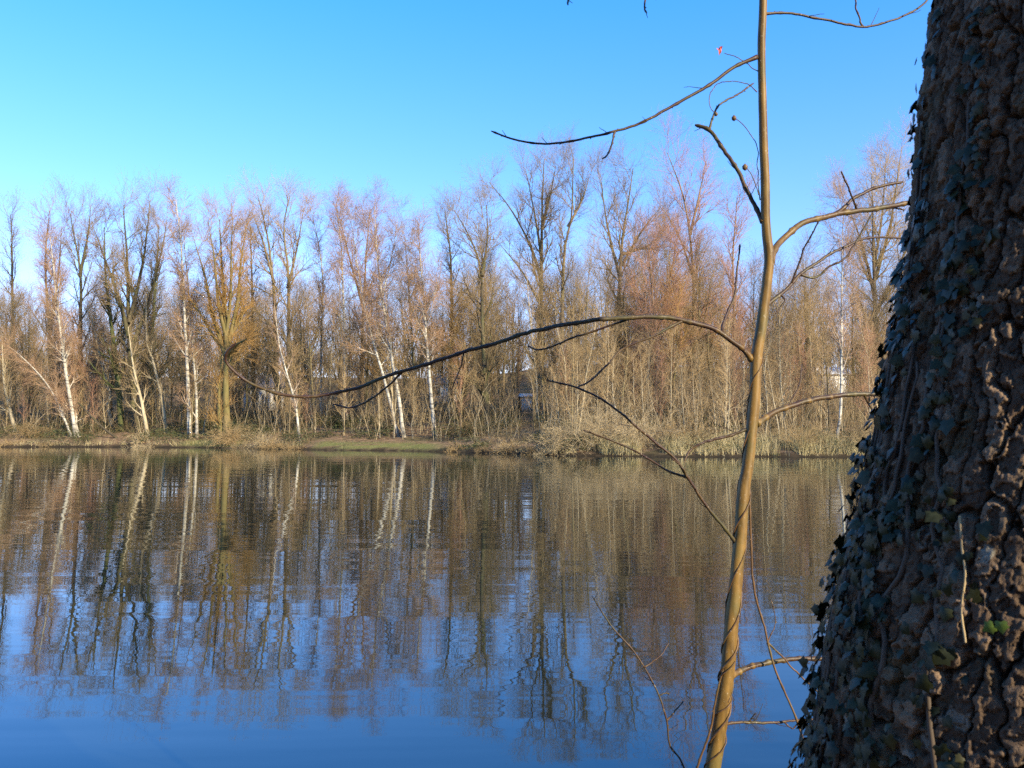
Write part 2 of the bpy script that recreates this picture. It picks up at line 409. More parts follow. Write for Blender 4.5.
KT = [
 ('birch_tree', 'crooked white birch with several stems leaning left over the water at far left', 'birch', 'birch', 'birch',
   [([(76, 437), (70, 400), (62, 340), (55, 280), (50, 225)], 6, 2), ([(72, 437), (56, 397), (40, 372), (22, 352), (8, 340)], 3.6, 1.2), ([(79, 437), (70, 395), (66, 360), (63, 320)], 5, 2)], 0),
 ('slender_tree', 'thin pale stem leaning left at the left edge of the far bank', 'tree', 'pale', 'pole', [([(16, 431), (8, 400), (4, 378), (2, 330)], 4, 1.5)], 0),
 ('bare_tree', 'straight dark reddish tree rising behind the pale stem at the left edge', 'tree', 'dark', 'tall', [([(14, 414), (14, 330), (13, 226), (12, 203)], 5, 1.5)], 0),
 ('bare_tree', 'red-twigged tree rising behind the crooked white birch at far left', 'tree', 'red', 'fork', [([(52, 416), (50, 330), (46, 260), (50, 198)], 5, 1.5), ([(50, 330), (58, 270), (62, 215)], 3.5, 1)], 0),
 ('bare_tree', 'dark tree forking in two high above the crooked birch', 'tree', 'dark', 'fork', [([(80, 420), (80, 330), (80, 268), (74, 225), (70, 202)], 6, 1.5), ([(80, 268), (88, 225), (91, 195)], 3.5, 1)], 0),
 ('bare_tree', 'ivy-green trunk standing left of the big fan-shaped dark tree', 'tree', 'ivied', 'tall', [([(122, 432), (118, 380), (112, 320), (106, 270), (104, 215)], 7, 1.5)], 0),
 ('bare_tree', 'big dark tree whose limbs fan out like a broom left of the white birch pair', 'tree', 'dark', 'fork',
   [([(136, 432), (132, 380), (129, 316), (128, 260), (124, 192)], 8, 1.5), ([(129, 330), (117, 285), (104, 245), (94, 215)], 4.5, 1), ([(129, 316), (140, 270), (147, 225), (150, 188)], 4.5, 1), ([(131, 345), (150, 290), (163, 235), (168, 203)], 4.5, 1)], 0),
 ('bare_tree', 'ivy-green trunk between the fan-shaped dark tree and the white birch pair', 'tree', 'ivied', 'tall', [([(153, 425), (151, 360), (155, 290), (160, 215)], 6, 1.5)], 0),
 ('slender_tree', 'thin pale stem bent left at the foot of the fan-shaped dark tree', 'tree', 'pale', 'pole', [([(148, 435), (142, 400), (134, 362), (129, 320)], 4, 1.5)], 0),
 ('slender_tree', 'pale crooked stem leaning left just left of the white birch pair', 'tree', 'pale', 'pole', [([(166, 432), (160, 390), (152, 355), (146, 335), (146, 285)], 4, 1.5)], 0),
 ('slender_tree', 'pale zigzag stem in front of the ivy-green trunk on the left', 'tree', 'pale', 'pole', [([(113, 431), (108, 405), (110, 392), (100, 350), (92, 310)], 4, 1.5)], 0),
 ('birch_tree', 'brightest white birch with a pair of straight stems and an orange tinted top', 'birch', 'birch', 'birch',
   [([(190, 438), (188, 390), (184, 300), (181, 234), (176, 186)], 6.5, 2), ([(197, 432), (196, 390), (193, 340), (190, 290), (185, 225)], 4.5, 1.5)], 0),
 ('golden_willow', 'golden many-limbed willow with a vase-shaped crown and a crooked side limb', 'willow', 'gold', 'gold',
   [([(227, 437), (226, 390), (226, 347), (224, 300), (222, 250), (220, 206)], 7.5, 1.5), ([(226, 350), (214, 312), (206, 270), (194, 228)], 5, 1), ([(226, 347), (236, 300), (241, 250), (247, 210)], 5.5, 1),
    ([(226, 330), (218, 290), (214, 245), (208, 208)], 4, 1), ([(226, 352), (236, 340), (247, 333)], 4, 2), ([(226, 347), (211, 326), (197, 300), (186, 285)], 4, 1), ([(226, 335), (231, 290), (232, 240), (233, 204)], 4, 1), ([(221, 437), (219, 395), (222, 350)], 5, 3)], 0),
 ('bare_tree', 'dark double-trunked tree rising right of the golden willow', 'tree', 'brown', 'fork', [([(279, 424), (276, 340), (273, 270), (266, 215), (258, 182)], 6, 1.5), ([(287, 424), (288, 340), (288, 270), (284, 215), (290, 182)], 6, 1.5), ([(274, 275), (264, 235), (252, 200)], 3, 1), ([(288, 280), (298, 235), (304, 195)], 3, 1)], 0),
 ('birch_tree', 'short slender birch leaning left with its foot at the left end of the grass strip', 'birch', 'birch', 'pole', [([(300, 441), (295, 400), (286, 365), (279, 336), (274, 295)], 4, 1.5)], 0),
 ('birch_tree', 'thin white birch set back behind the bank between the double-trunked tree and the leaning birches', 'birch', 'birch', 'birch', [([(321, 420), (322, 340), (323, 270), (317, 225), (310, 195)], 4, 1.5)], 0),
 ('birch_tree', 'straight white birch with a pinkish crown just left of the two leaning birches', 'birch', 'birch', 'birch', [([(346, 424), (344, 370), (343, 295), (341, 240), (335, 184)], 5, 1.5)], 0),
 ('birch_tree', 'more slanted of the two crossing birches on the grass bank, leaning left', 'birch', 'birch', 'birch', [([(399, 437), (388, 390), (372, 330), (364, 293), (356, 240), (350, 196)], 5, 1.5)], 0),
 ('birch_tree', 'steeper of the two crossing birches on the grass bank with a tall pink crown', 'birch', 'birch', 'birch', [([(404, 437), (396, 380), (384, 300), (378, 245), (375, 190)], 6, 1.5), ([(382, 290), (392, 245), (398, 205)], 2.5, 1)], 0),
 ('birch_tree', 'white birch with V-shaped side limbs at the right end of the grass strip', 'birch', 'birch', 'birch', [([(435, 438), (430, 380), (424, 304), (420, 250), (417, 212)], 6, 1.5), ([(425, 310), (413, 292), (402, 275)], 2.5, 1), ([(424, 304), (434, 285), (441, 262)], 2.5, 1)], 0),
 ('bare_tree', 'straight dark trunk standing behind the V-limbed birch', 'tree', 'dark', 'tall', [([(452, 412), (452, 316), (450, 250), (444, 196)], 6, 1.5)], 0),
 ('bare_tree', 'dark tree with a bent fork near the top, nearest the bank in the middle', 'tree', 'dark', 'fork', [([(489, 428), (486, 370), (483, 310), (482, 272), (474, 240), (456, 207)], 6.5, 1.5), ([(482, 272), (487, 235), (486, 200)], 3.5, 1)], 0),
 ('bare_tree', 'thin brown trunk leaning against the dark forked tree in the middle', 'tree', 'brown', 'tall', [([(503, 408), (497, 360), (489, 320), (484, 270), (480, 225)], 4, 1)], 0),
 ('bare_tree', 'tallest tree with wide arching limbs rising above the middle of the wood', 'tree', 'brown', 'fork',
   [([(536, 410), (539, 330), (541, 270), (542, 216), (545, 153)], 7.5, 1.5), ([(541, 275), (530, 240), (512, 205), (489, 176)], 3.5, 1), ([(540, 300), (522, 268), (500, 240)], 3, 1), ([(542, 225), (550, 190), (556, 158)], 3, 1), ([(541, 250), (534, 205), (526, 165)], 3, 1)], 0),
 ('bare_tree', 'tall slim tree with an S-curved top next to the tallest tree', 'tree', 'brown', 'fork', [([(560, 412), (561, 336), (563, 250), (571, 207), (573, 150)], 6, 1.5), ([(568, 222), (582, 195), (590, 168)], 3, 1)], 0),
 ('bare_tree', 'broad-crowned tree left of the foreground sapling with limbs reaching right', 'tree', 'brown', 'fork',
   [([(615, 412), (618, 320), (622, 240), (628, 200), (633, 162)], 7, 1.5), ([(622, 262), (640, 230), (662, 200)], 3.5, 1), ([(620, 275), (608, 225), (600, 172)], 3.5, 1), ([(623, 250), (650, 240), (672, 215)], 3, 1)], 0),
 ('bare_tree', 'pale pinkish tree with a thin split top left of the foreground sapling', 'tree', 'red', 'fork', [([(692, 416), (694, 307), (691, 240), (683, 190), (668, 146)], 5.5, 1.5), ([(690, 230), (700, 185), (706, 155)], 3, 1), ([(692, 270), (680, 235), (664, 205)], 2.5, 1)], 0),
 ('slender_tree', 'reddish thin tree showing just left of the foreground sapling stem', 'tree', 'red', 'tall', [([(733, 420), (734, 330), (733, 260), (737, 190)], 4.5, 1.5)], 0),
 ('birch_tree', 'upright white birch near the big ivy-clad trunk with its foot bent left', 'birch', 'birch', 'birch', [([(836, 446), (842, 400), (843, 320), (844, 237), (846, 196)], 4.5, 1.5)], 0),
 ('birch_tree', 'short white birch leaning right just right of the foreground sapling', 'birch', 'birch', 'pole', [([(781, 420), (786, 370), (792, 326), (797, 275)], 4.5, 1.5)], 0),
 ('bare_tree', 'large round-crowned tree rising beside the big ivy-clad trunk', 'tree', 'brown', 'fork', [([(878, 420), (876, 330), (874, 260), (872, 168)], 7, 1.5), ([(875, 295), (862, 240), (846, 195)], 4, 1), ([(875, 275), (890, 220), (902, 140)], 4, 1), ([(876, 310), (900, 260), (925, 200)], 4, 1), ([(874, 262), (882, 210), (886, 150)], 3, 1)], 0),
 ('bare_tree', 'red-budded tree behind the tan bush on the far bank', 'tree', 'red', 'fork', [([(655, 420), (656, 340), (652, 290), (648, 235)], 5, 1.5), ([(655, 330), (668, 285), (676, 240)], 3, 1)], 0),
 ('bare_tree', 'bushy brown tree in the gap between golden willow and double-trunked tree', 'tree', 'brown', 'tall', [([(254, 420), (253, 340), (252, 270), (250, 215)], 5, 1.5)], 0),
 ('bare_tree', 'reddish tree behind the straight white birch, its twigs mixing with the pink crowns', 'tree', 'red', 'fork', [([(362, 418), (362, 330), (366, 260), (370, 200)], 4.5, 1.5), ([(363, 300), (350, 250), (340, 205)], 3, 1)], 0),
 ('slender_tree', 'slim brown tree between the crossing birches and the V-limbed birch', 'tree', 'brown', 'tall', [([(414, 426), (412, 350), (408, 280), (404, 225)], 4, 1)], 0),
]
for k, (nm, lab, cat, mat, spec, st, d) in enumerate(KT):
    key_tree(nm, lab, cat, mat, spec, st, D=d or None, seed=k)

# ------------------------------------------------------------------ the wood behind: copies of a few trees
def proto(mat, spec, h, r, lean=.04, seed=0, dens=1.0, forks=0):
    rng = np.random.default_rng(500 + seed)
    l = rng.normal(0, lean, 2)
    pts = [np.array([l[0] * h * f ** 1.3 + rng.normal(0, .012 * h) * (f > 0) * (f < 1), l[1] * h * f, h * f]) for f in (0, .25, .5, .75, 1)]
    st = [(pts, r, .012)]
    for q in range(forks):
        a = rng.uniform(0, 6.28); f0 = rng.uniform(.35, .55); p0 = catmull(pts, 41)[int(f0 * 40)]
        L = h * (1 - f0) * rng.uniform(.75, .95)
        e = np.array([math.cos(a), math.sin(a), 0])
        st.append(([p0, p0 + e * L * .18 + [0, 0, L * .4], p0 + e * L * .30 + [0, 0, L]], r * .5, .012))
    t, c = grow(st, spec, rng, dens)
    return t.mesh('trunk', M[mat]), c.mesh('crown', M[mat])
PROTO = {
 'wood': [proto('brown', 'tall', 17, .17, seed=1, dens=.8), proto('dark', 'tall', 16, .18, seed=2, dens=.8), proto('brown', 'fork', 16, .19, seed=3, forks=2, dens=.75), proto('red', 'tall', 15, .14, seed=4, dens=.8), proto('pale', 'tall', 16, .15, seed=5, dens=.8), proto('dark', 'fork', 17, .19, seed=6, forks=2, dens=.75), proto('gold', 'tall', 13, .13, seed=7, dens=.8)],
 'pole': [proto('pale', 'pole', 10, .085, .06, seed=11), proto('pale', 'pole', 8, .07, .1, seed=12), proto('red', 'pole', 9, .06, .06, seed=13), proto('brown', 'pole', 11, .09, .05, seed=14), proto('pale', 'pole', 12, .08, .10, seed=15)],
}
def place(kind, i, name, x, y, sc, rz, label, cat, group):
    tm, cm = PROTO[kind][i]
    z = float(ground(x, y)) - .1
    root = empty(name, (x, y, z), label, cat, group)
    root.rotation_euler = (0, 0, rz); root.scale = (sc, sc, sc * random.uniform(.9, 1.1))
    link('trunk', tm, root); link('crown', cm, root)
rr = random.Random(8)
done = []
def spots(n, x0, x1, d0, d1, mind):
    out = []; tries = 0
    while len(out) < n and tries < 9000:
        tries += 1
        d = rr.uniform(d0, d1); px = rr.uniform(x0, x1); Y0 = float(shore((px - 512) / F * 70)); Y = Y0 + d
        x = (px - 512) / F * Y
        if not glimpse(x, Y) and all((x - a) ** 2 + (Y - b_) ** 2 > mind ** 2 for a, b_ in done):
            done.append((x, Y)); out.append((x, Y))
    return out
for x, y in spots(85, -60, 980, 14, 30, 1.3):
    place('wood', rr.choice([0, 0, 1, 1, 2, 3, 4, 4, 5, 6]), 'bare_tree', x, y, rr.uniform(.72, .98), rr.uniform(0, 6.28), 'bare leafless tree crowded in the wood behind the shoreline birches', 'tree', 'bare trees in the wood behind the bank')
for x, y in spots(110, -90, 1010, 30, 62, 1.6):
    place('wood', rr.choice([0, 1, 2, 2, 3, 4, 5, 5]), 'bare_tree', x, y, rr.uniform(.75, 1.0), rr.uniform(0, 6.28), 'bare leafless tree crowded in the wood behind the shoreline birches', 'tree', 'bare trees in the wood behind the bank')
for x, y in spots(80, 560, 900, 2.5, 18, .7):
    place('pole', rr.choice([0, 0, 1, 1, 2, 3, 4]), 'slender_tree', x, y, rr.uniform(.6, 1.05), rr.uniform(0, 6.28), 'thin pale stem crowded in the thicket on the right of the far bank', 'young tree', 'thin stems in the right hand thicket')
for x, y in spots(120, -60, 640, 7, 30, .8):
    place('pole', rr.choice([0, 1, 2, 3, 3, 4]), 'slender_tree', x, y, rr.uniform(.55, .95), rr.uniform(0, 6.28), 'thin young stem among the larger trunks on the left and middle of the far bank', 'young tree', 'thin stems among the trees of the far bank')

# ------------------------------------------------------------------ undergrowth of the far bank
def scatter(n, x0, x1, d0, d1, rng, dens=None):
    px = rng.uniform(x0, x1, n); d = rng.uniform(d0, d1, n)
    x = (px - 512) / F * 70; Y = shore(x) + d; x = (px - 512) / F * Y
    Y = shore(x) + d; k = ~(glimpse(x, Y) & (d > 4)); x, Y = x[k], Y[k]
    if dens is not None:
        k = rng.random(len(x)) < dens(x, Y); x, Y = x[k], Y[k]
    return x, Y
def arcs(x, y, L, r, rng, K=6, lean=.5, bend=.25, up=1.0):
    n = len(x); P = np.zeros((n, K, 3)); P[:, 0] = np.stack([x, y, ground(x, y) - .05], 1)
    d = rng.normal(0, lean, (n, 3)); d[:, 2] = up; d /= np.linalg.norm(d, axis=1, keepdims=True)
    st = (L / (K - 1))[:, None]
    for q in range(1, K):
        d = d + rng.normal(0, .14, d.shape); d[:, 2] -= bend * q / K; d /= np.linalg.norm(d, axis=1, keepdims=True)
        P[:, q] = P[:, q - 1] + d * st
    return P, r[:, None] * np.linspace(1, .25, K)[None]
rng = np.random.default_rng(77)
def lawnfree(x, y): return np.where((x > -19) & (x < -5) & (y - shore(x) < 5.5), .03, 1.0)
for nm, mat, n, L0, L1, seed, d1 in (('brushwood', 'brush', 9000, .9, 4.2, 1, 40), ('dry_stalks', 'straw', 900, .5, 1.6, 2, 14)):
    x, y = scatter(n, 470 if seed == 2 else -60, 930, 1.2, d1, rng, lambda x, y: lawnfree(x, y) * sstep(.34, .56, fbm(x * .3 + seed * 5, y * .3, 2)))
    P, rr_ = arcs(x, y, rng.uniform(L0, L1, len(x)), rng.uniform(.006, .014, len(x)), rng, 6, .55, .3)
    A = Acc(); A.tube(P, rr_, 3)
    L2, R2 = spawn(P, rr_, 4, .2, .95, 42, .9, 4, 0, .25, .7, .005, rng); A.tube(L2, R2, 3)
    tag(link(nm, A.mesh(nm, M[mat])), kind='stuff')
# slender stems and suckers between the trunks, too many to count
x, y = scatter(2800, -80, 960, 4, 52, rng, lambda x, y: lawnfree(x, y) * np.where(x > 4, 1., .75))
P, rr_ = arcs(x, y, rng.uniform(2.5, 7.5, len(x)), rng.uniform(.014, .032, len(x)), rng, 8, .13, .06)
A = Acc(); A.tube(P, rr_, 4)
L2, R2 = spawn(P, rr_, 7, .12, .96, 34, 1.6, 5, .08, .2, .5, .007, rng); A.tube(L2, R2, 3)
tag(link('thicket', A.mesh('thicket', M['sucker'])), kind='stuff')
# evergreen bramble leaves
def leaf_quads(C, size, rng, flat=.5):
    n = len(C); u = rng.normal(size=(n, 3)); u[:, 2] *= flat; u /= np.linalg.norm(u, axis=1, keepdims=True)
    v = rng.normal(size=(n, 3)); v -= (v * u).sum(1, keepdims=True) * u; v /= np.linalg.norm(v, axis=1, keepdims=True)
    s = size[:, None]
    V = np.stack([C - u * s, C + v * s * .5, C + u * s, C - v * s * .5], 1).reshape(-1, 3)
    return V, np.arange(4 * n).reshape(-1, 4)
m, nt, b = newmat('bramble_leaf')
oi = noise(nt, 1.3, 3)
nt.links.new(ramp(nt, oi, [(.35, (.022, .032, .011)), (.55, (.06, .066, .022)), (.72, (.12, .09, .04))]), b.inputs['Base Color'])
b.inputs['Roughness'].default_value = .6; b.inputs['Specular IOR Level'].default_value = .25
M['bramble'] = m
x, y = scatter(190000, -60, 930, .4, 26, rng, lambda x, y: lawnfree(x, y) * sstep(.42, .56, fbm(x * .22 + 31, y * .22, 3)) * np.where(x > 8, .5, 1))
hgt = 1.9 * fbm(x * .5 + 3, y * .5, 2) ** 1.2
C = np.stack([x, y, ground(x, y) + rng.random(len(x)) ** .7 * hgt], 1)
V, Qd = leaf_quads(C, rng.uniform(.05, .11, len(x)), rng)
tag(link('bramble_undergrowth', mesh_np('bramble', V, Qd, m, smooth=False)), kind='stuff')
# dry grass along the waterline
def blades(x, y, L, w, rng, lean=.35, z0=None):
    n = len(x); K = 4
    d = rng.normal(0, lean, (n, 3)); d[:, 2] = 1; d /= np.linalg.norm(d, axis=1, keepdims=True)
    sd_ = np.stack([-d[:, 1], d[:, 0], d[:, 2] * 0], 1) + rng.normal(0, .2, (n, 3)); sd_ /= np.linalg.norm(sd_, axis=1, keepdims=True) + 1e-9
    p = np.stack([x, y, (ground(x, y) if z0 is None else z0) - .03], 1); V = []
    for q in range(K):
        wq = (w * (1 - q / (K - .6)))[:, None]
        V += [p - sd_ * wq, p + sd_ * wq]
        d = d + rng.normal(0, .08, d.shape); d[:, 2] -= .22 * q; d /= np.linalg.norm(d, axis=1, keepdims=True)
        p = p + d * (L / (K - 1))[:, None]
    V = np.stack(V, 1); b0 = np.arange(n)[:, None] * 2 * K
    Qs = [np.concatenate([b0 + 2 * q, b0 + 2 * q + 1, b0 + 2 * q + 3, b0 + 2 * q + 2], 1) for q in range(K - 1)]
    return V.reshape(-1, 3), np.concatenate(Qs)
m, nt, b = newmat('dry_grass')
nt.links.new(ramp(nt, noise(nt, .9, 3), [(.3, (.22, .19, .08)), (.5, (.42, .34, .17)), (.7, (.52, .43, .24))]), b.inputs['Base Color'])
b.inputs['Roughness'].default_value = .7; b.inputs['Specular IOR Level'].default_value = .2
M['drygrass'] = m
x, y = scatter(15000, 600, 880, .1, 3.8, rng, lambda x, y: sstep(.3, .55, fbm(x * .7, y * .5, 2)))
V1, Q1 = blades(x, y, rng.uniform(.5, 1.5, len(x)), rng.uniform(.008, .016, len(x)), rng, .28)
x, y = scatter(2800, -60, 600, .15, 1.8, rng, lambda x, y: lawnfree(x, y) * sstep(.5, .62, fbm(x * .45 + 4, y * .5, 2)))
V2, Q2 = blades(x, y, rng.uniform(.3, .9, len(x)), rng.uniform(.008, .016, len(x)), rng, .45)
tag(link('dry_grass', mesh_np('dry_grass', np.vstack([V1, V2]), np.vstack([Q1, Q2 + len(V1)]), m, smooth=False)), kind='stuff')
m, nt, b = newmat('green_grass')
nt.links.new(ramp(nt, noise(nt, .9, 3), [(.3, (.09, .11, .028)), (.7, (.24, .22, .08))]), b.inputs['Base Color']); b.inputs['Roughness'].default_value = .7
x, y = scatter(9000, 160, 425, .15, 4.5, rng, lambda x, y: np.where(((x > -18) & (x < -6)) | ((x < -26) & (x > -33)), 1., 0.))
V1, Q1 = blades(x, y, rng.uniform(.06, .16, len(x)), rng.uniform(.006, .012, len(x)), rng, .5)
tag(link('grass', mesh_np('grass', V1, Q1, m, smooth=False)), kind='stuff')

# ------------------------------------------------------------------ bare shrubs
def shrub(name, px, py, n, L, label, mat, group=None, seed=0, lean=.6, D=None, up=1.0, r=.02):
    rng = np.random.default_rng(300 + seed)
    Y = D or hit(px, py); p = at(px, py, Y); x0, y0 = p[0], p[1]; z0 = float(ground(x0, y0))
    x = x0 + rng.normal(0, L * .13, n); y = y0 + rng.normal(0, L * .1, n)
    P, R_ = arcs(x, y, rng.uniform(.6, 1.15, n) * L, rng.uniform(.6, 1.1, n) * r, rng, 8, lean, .32, up)
    base = np.array([x0, y0, z0]); P = P - base
    t, c = Acc(), Acc(); t.tube(P, R_, 4)
    L2, R2 = spawn(P, R_, 7, .2, .96, 38, L * .40, 6, .03, .2, .65, .008, rng)
    L3, R3 = spawn(L2, R2, 4, .2, .96, 40, L * .2, 4, .03, .25, .7, .006, rng)
    c.tube(L2, R2, 3); c.tube(L3, R3, 3)
    root = empty(name, base, label, 'shrub', group)
    link('stem', t.mesh('stem', M[mat]), root); link('crown', c.mesh('crown', M[mat]), root)
for k, a in enumerate([
 ('bare_shrub', 592, 450, 60, 3.9, 'broad tan bush arching over the water in the middle of the far bank', 'straw'),
 ('bare_shrub', 640, 448, 45, 3.6, 'tan bush just right of the broad bush arching over the water', 'straw'),
 ('bare_shrub', 553, 452, 30, 2.2, 'low tangled tan bush at the left foot of the broad arching bush', 'straw'),
 ('bare_shrub', 690, 448, 34, 3.2, 'brown bush under the pale pinkish tree by the right shore', 'brown'),
 ('bare_shrub', 800, 450, 30, 2.8, 'brown bush on the shore left of the upright birch beside the ivy-clad trunk', 'brown'),
 ('bare_shrub', 862, 450, 34, 3.0, 'dark bush at the waterline beside the big ivy-clad trunk', 'dark'),
 ('bare_shrub', 229, 445, 46, 2.6, 'twiggy bush at the waterline under the golden willow', 'brown'),
 ('bare_shrub', 262, 446, 30, 2.0, 'low twiggy bush on the shore just right of the golden willow', 'straw'),
 ('bare_shrub', 140, 443, 26, 1.5, 'small straw coloured tuft bush on the shore under the fan-shaped tree', 'straw'),
 ('bare_shrub', 30, 438, 34, 2.4, 'brown bush on the shore left of the crooked white birch', 'brown'),
 ('bare_shrub', 340, 428, 30, 1.9, 'dark low bush behind the left part of the grass strip', 'bramble'),
 ('bare_shrub', 465, 436, 30, 2.2, 'brown bush at the foot of the dark forked tree in the middle', 'brown'),
]): shrub(*a, seed=k, up=.8)

# the wood beyond, one brown mass of stems and twigs up the slope
rngf = np.random.default_rng(404)
x, y = scatter(1500, -140, 1060, 60, 112, rngf)
P, R_ = arcs(x, y, rngf.uniform(8, 14, len(x)), rngf.uniform(.05, .10, len(x)), rngf, 8, .06, .02)
A = Acc(); A.tube(P, R_, 4)
L1, R1 = spawn(P, R_, 13, .03, .98, 45, 3.2, 5, .08, .2, .4, .012, rngf); A.tube(L1, R1, 3)
L2, R2 = spawn(L1, R1, 4, .2, .96, 42, 1.5, 3, .03, .25, .6, .010, rngf); A.tube(L2, R2, 3)
rq = np.random.default_rng(91)
for n_, xa, xb, da, db, ha, hb in ((170, 990, 1300, 3, 45, 7, 14), (170, -420, -95, 3, 45, 7, 14), (900, -120, 1040, 50, 100, 3, 7)):
    x, y = scatter(n_, xa, xb, da, db, rq)
    P, R_ = arcs(x, y, rq.uniform(ha, hb, len(x)), rq.uniform(.04, .09, len(x)), rq, 8, .08, .02); A.tube(P, R_, 4)
    L1, R1 = spawn(P, R_, 14, .05, .98, 42, 2.4, 5, .08, .2, .4, .012, rq); A.tube(L1, R1, 3)
    L2, R2 = spawn(L1, R1, 4, .2, .96, 42, 1.2, 3, .03, .25, .6, .010, rq); A.tube(L2, R2, 3)
tag(link('far_wood', A.mesh('far_wood', M['brown'])), kind='stuff')
# the wood on the near bank, behind the camera: it shades the foreground from the open sky
x = rngf.uniform(-34, 44, 420); y = rngf.uniform(-36, -3.5, 420)
tt = (x - .8) * sdir.x + (y - 2) * sdir.y; pp = np.abs((x - .8) * -sdir.y + (y - 2) * sdir.x) / math.cos(SUN_EL)
k = ~((tt > 0) & (pp < 3.4)) & (np.hypot(x - .5, y) > 3.5); x, y = x[k], y[k]
P, R_ = arcs(x, y, rngf.uniform(8, 17, len(x)), rngf.uniform(.08, .2, len(x)), rngf, 8, .05, .02)
A = Acc(); A.tube(P, R_, 6)
L1, R1 = spawn(P, R_, 14, .1, .98, 45, 3.0, 5, .08, .2, .4, .02, rngf); A.tube(L1, R1, 3)
L2, R2 = spawn(L1, R1, 5, .2, .96, 42, 1.5, 3, .03, .25, .6, .014, rngf); A.tube(L2, R2, 3)
tag(link('near_wood', A.mesh('near_wood', M['brown'])), kind='stuff')
rs = random.Random(3)
for k in range(22):
    px = rs.choice([rs.uniform(-20, 150), rs.uniform(205, 300), rs.uniform(440, 560)])
    lf = px < 310
    D_ = float(shore((px - 512) / F * 74)) + rs.uniform(.1, .7)
    shrub('low_shrub', px, 448, rs.randint(16, 30), rs.uniform(.8, 1.7), 'low twiggy shrub overhanging the water edge on the left half of the far bank' if lf else 'low twiggy shrub overhanging the dark bank edge beneath the dark forked tree',
          rs.choice(['dark', 'brown', 'brown', 'straw']), 'low shrubs along the left shore' if lf else 'low shrubs along the middle shore', seed=60 + k, D=D_, up=.45, lean=.8, r=.016)
# leaning dead trunk and stump
def logobj(name, pts, r0, r1, mat, label, cat):
    c = catmull(pts, 14); base = c[0].copy()
    A = Acc(); A.tube((c - base)[None], np.linspace(r0, r1, 14)[None], 8)
    L1, R1 = spawn((c - base)[None], np.linspace(r0, r1, 14)[None], 5, .35, .95, 50, .9, 5, .1, .3, .5, .012, np.random.default_rng(4))
    o = empty(name, base, label, cat); link('trunk', A.mesh('trunk', M[mat]), o)
    B = Acc(); B.tube(L1, R1, 4); link('crown', B.mesh('crown', M[mat]), o)
Yl = hit(117, 438)
p0 = at(117, 438, Yl); p0[2] = ground(p0[0], p0[1]) - .05
logobj('dead_trunk', [p0, at(100, 425, Yl + .3), at(78, 402, Yl + .6)], .14, .06, 'dark', 'dark dead trunk leaning left beside the crooked white birch', 'dead tree')

# ------------------------------------------------------------------ houses seen in glimpses through the wood
m, nt, b = newmat('house_wall'); nt.links.new(mix(nt, noise(nt, 3, 3), (.70, .69, .66), (.80, .79, .76)), b.inputs['Base Color']); b.inputs['Roughness'].default_value = .8; M['wall'] = m
m, nt, b = newmat('house_roof'); nt.links.new(mix(nt, noise(nt, 4, 3), (.16, .13, .11), (.25, .21, .18)), b.inputs['Base Color']); M['roof'] = m
m, nt, b = newmat('window_glass'); nt.links.new(mix(nt, noise(nt, 1, 1), (.02, .03, .04), (.05, .06, .08)), b.inputs['Base Color']); b.inputs['Roughness'].default_value = .1; M['glass'] = m
def box(lo, hi):
    x0, y0, z0 = lo; x1, y1, z1 = hi
    V = np.array([[x0, y0, z0], [x1, y0, z0], [x1, y1, z0], [x0, y1, z0], [x0, y0, z1], [x1, y0, z1], [x1, y1, z1], [x0, y1, z1]])
    return V, np.array([[0, 3, 2, 1], [4, 5, 6, 7], [0, 1, 5, 4], [1, 2, 6, 5], [2, 3, 7, 6], [3, 0, 4, 7]])
def house(px, py, Y, w, d, h, label, hut=False):
    p = at(px, py, Y); z = float(ground(p[0], p[1]))
    r = empty('house', (p[0], p[1], z), label, 'house')
    link('wall', mesh_np('wall', *box((-w / 2, 0, -.3), (w / 2, d, h)), M['wall'], smooth=False), r)
    e = .35; t = h + .01; rh = w * .32
    V = np.array([[-w / 2 - e, -e, t], [w / 2 + e, -e, t], [w / 2 + e, d + e, t], [-w / 2 - e, d + e, t], [-w / 2 - e, d / 2, t + rh], [w / 2 + e, d / 2, t + rh]])
    me = bpy.data.meshes.new('roof'); me.from_pydata(V.tolist(), [], [(0, 1, 5, 4), (2, 3, 4, 5), (0, 4, 3), (1, 2, 5), (0, 3, 2, 1)]); me.materials.append(M['wall' if hut else 'roof']); link('roof', me, r)
    if hut: return
    for sx in (-.25, .25):
        link('window', mesh_np('window', *box((sx * w - .5, -.04, h * .4), (sx * w + .5, .02, h * .4 + 1.2)), M['glass'], smooth=False), r)
HZ = [(266, 400, 114, 6, 6, 3.0, 'pale house glimpsed between trunks right of the golden willow'),
      (444, 398, 112, 4, 6, 2.6, 'pale dark-roofed house glimpsed behind the V-limbed birch'),
      (527, 400, 96, 1.2, 2, 1.5, 'small white hut glimpsed left of the tallest tree', True),
      (836, 395, 108, 3.4, 4, 2.8, 'small pale hut glimpsed behind the upright birch on the right', True)]
for a in HZ: house(*a)

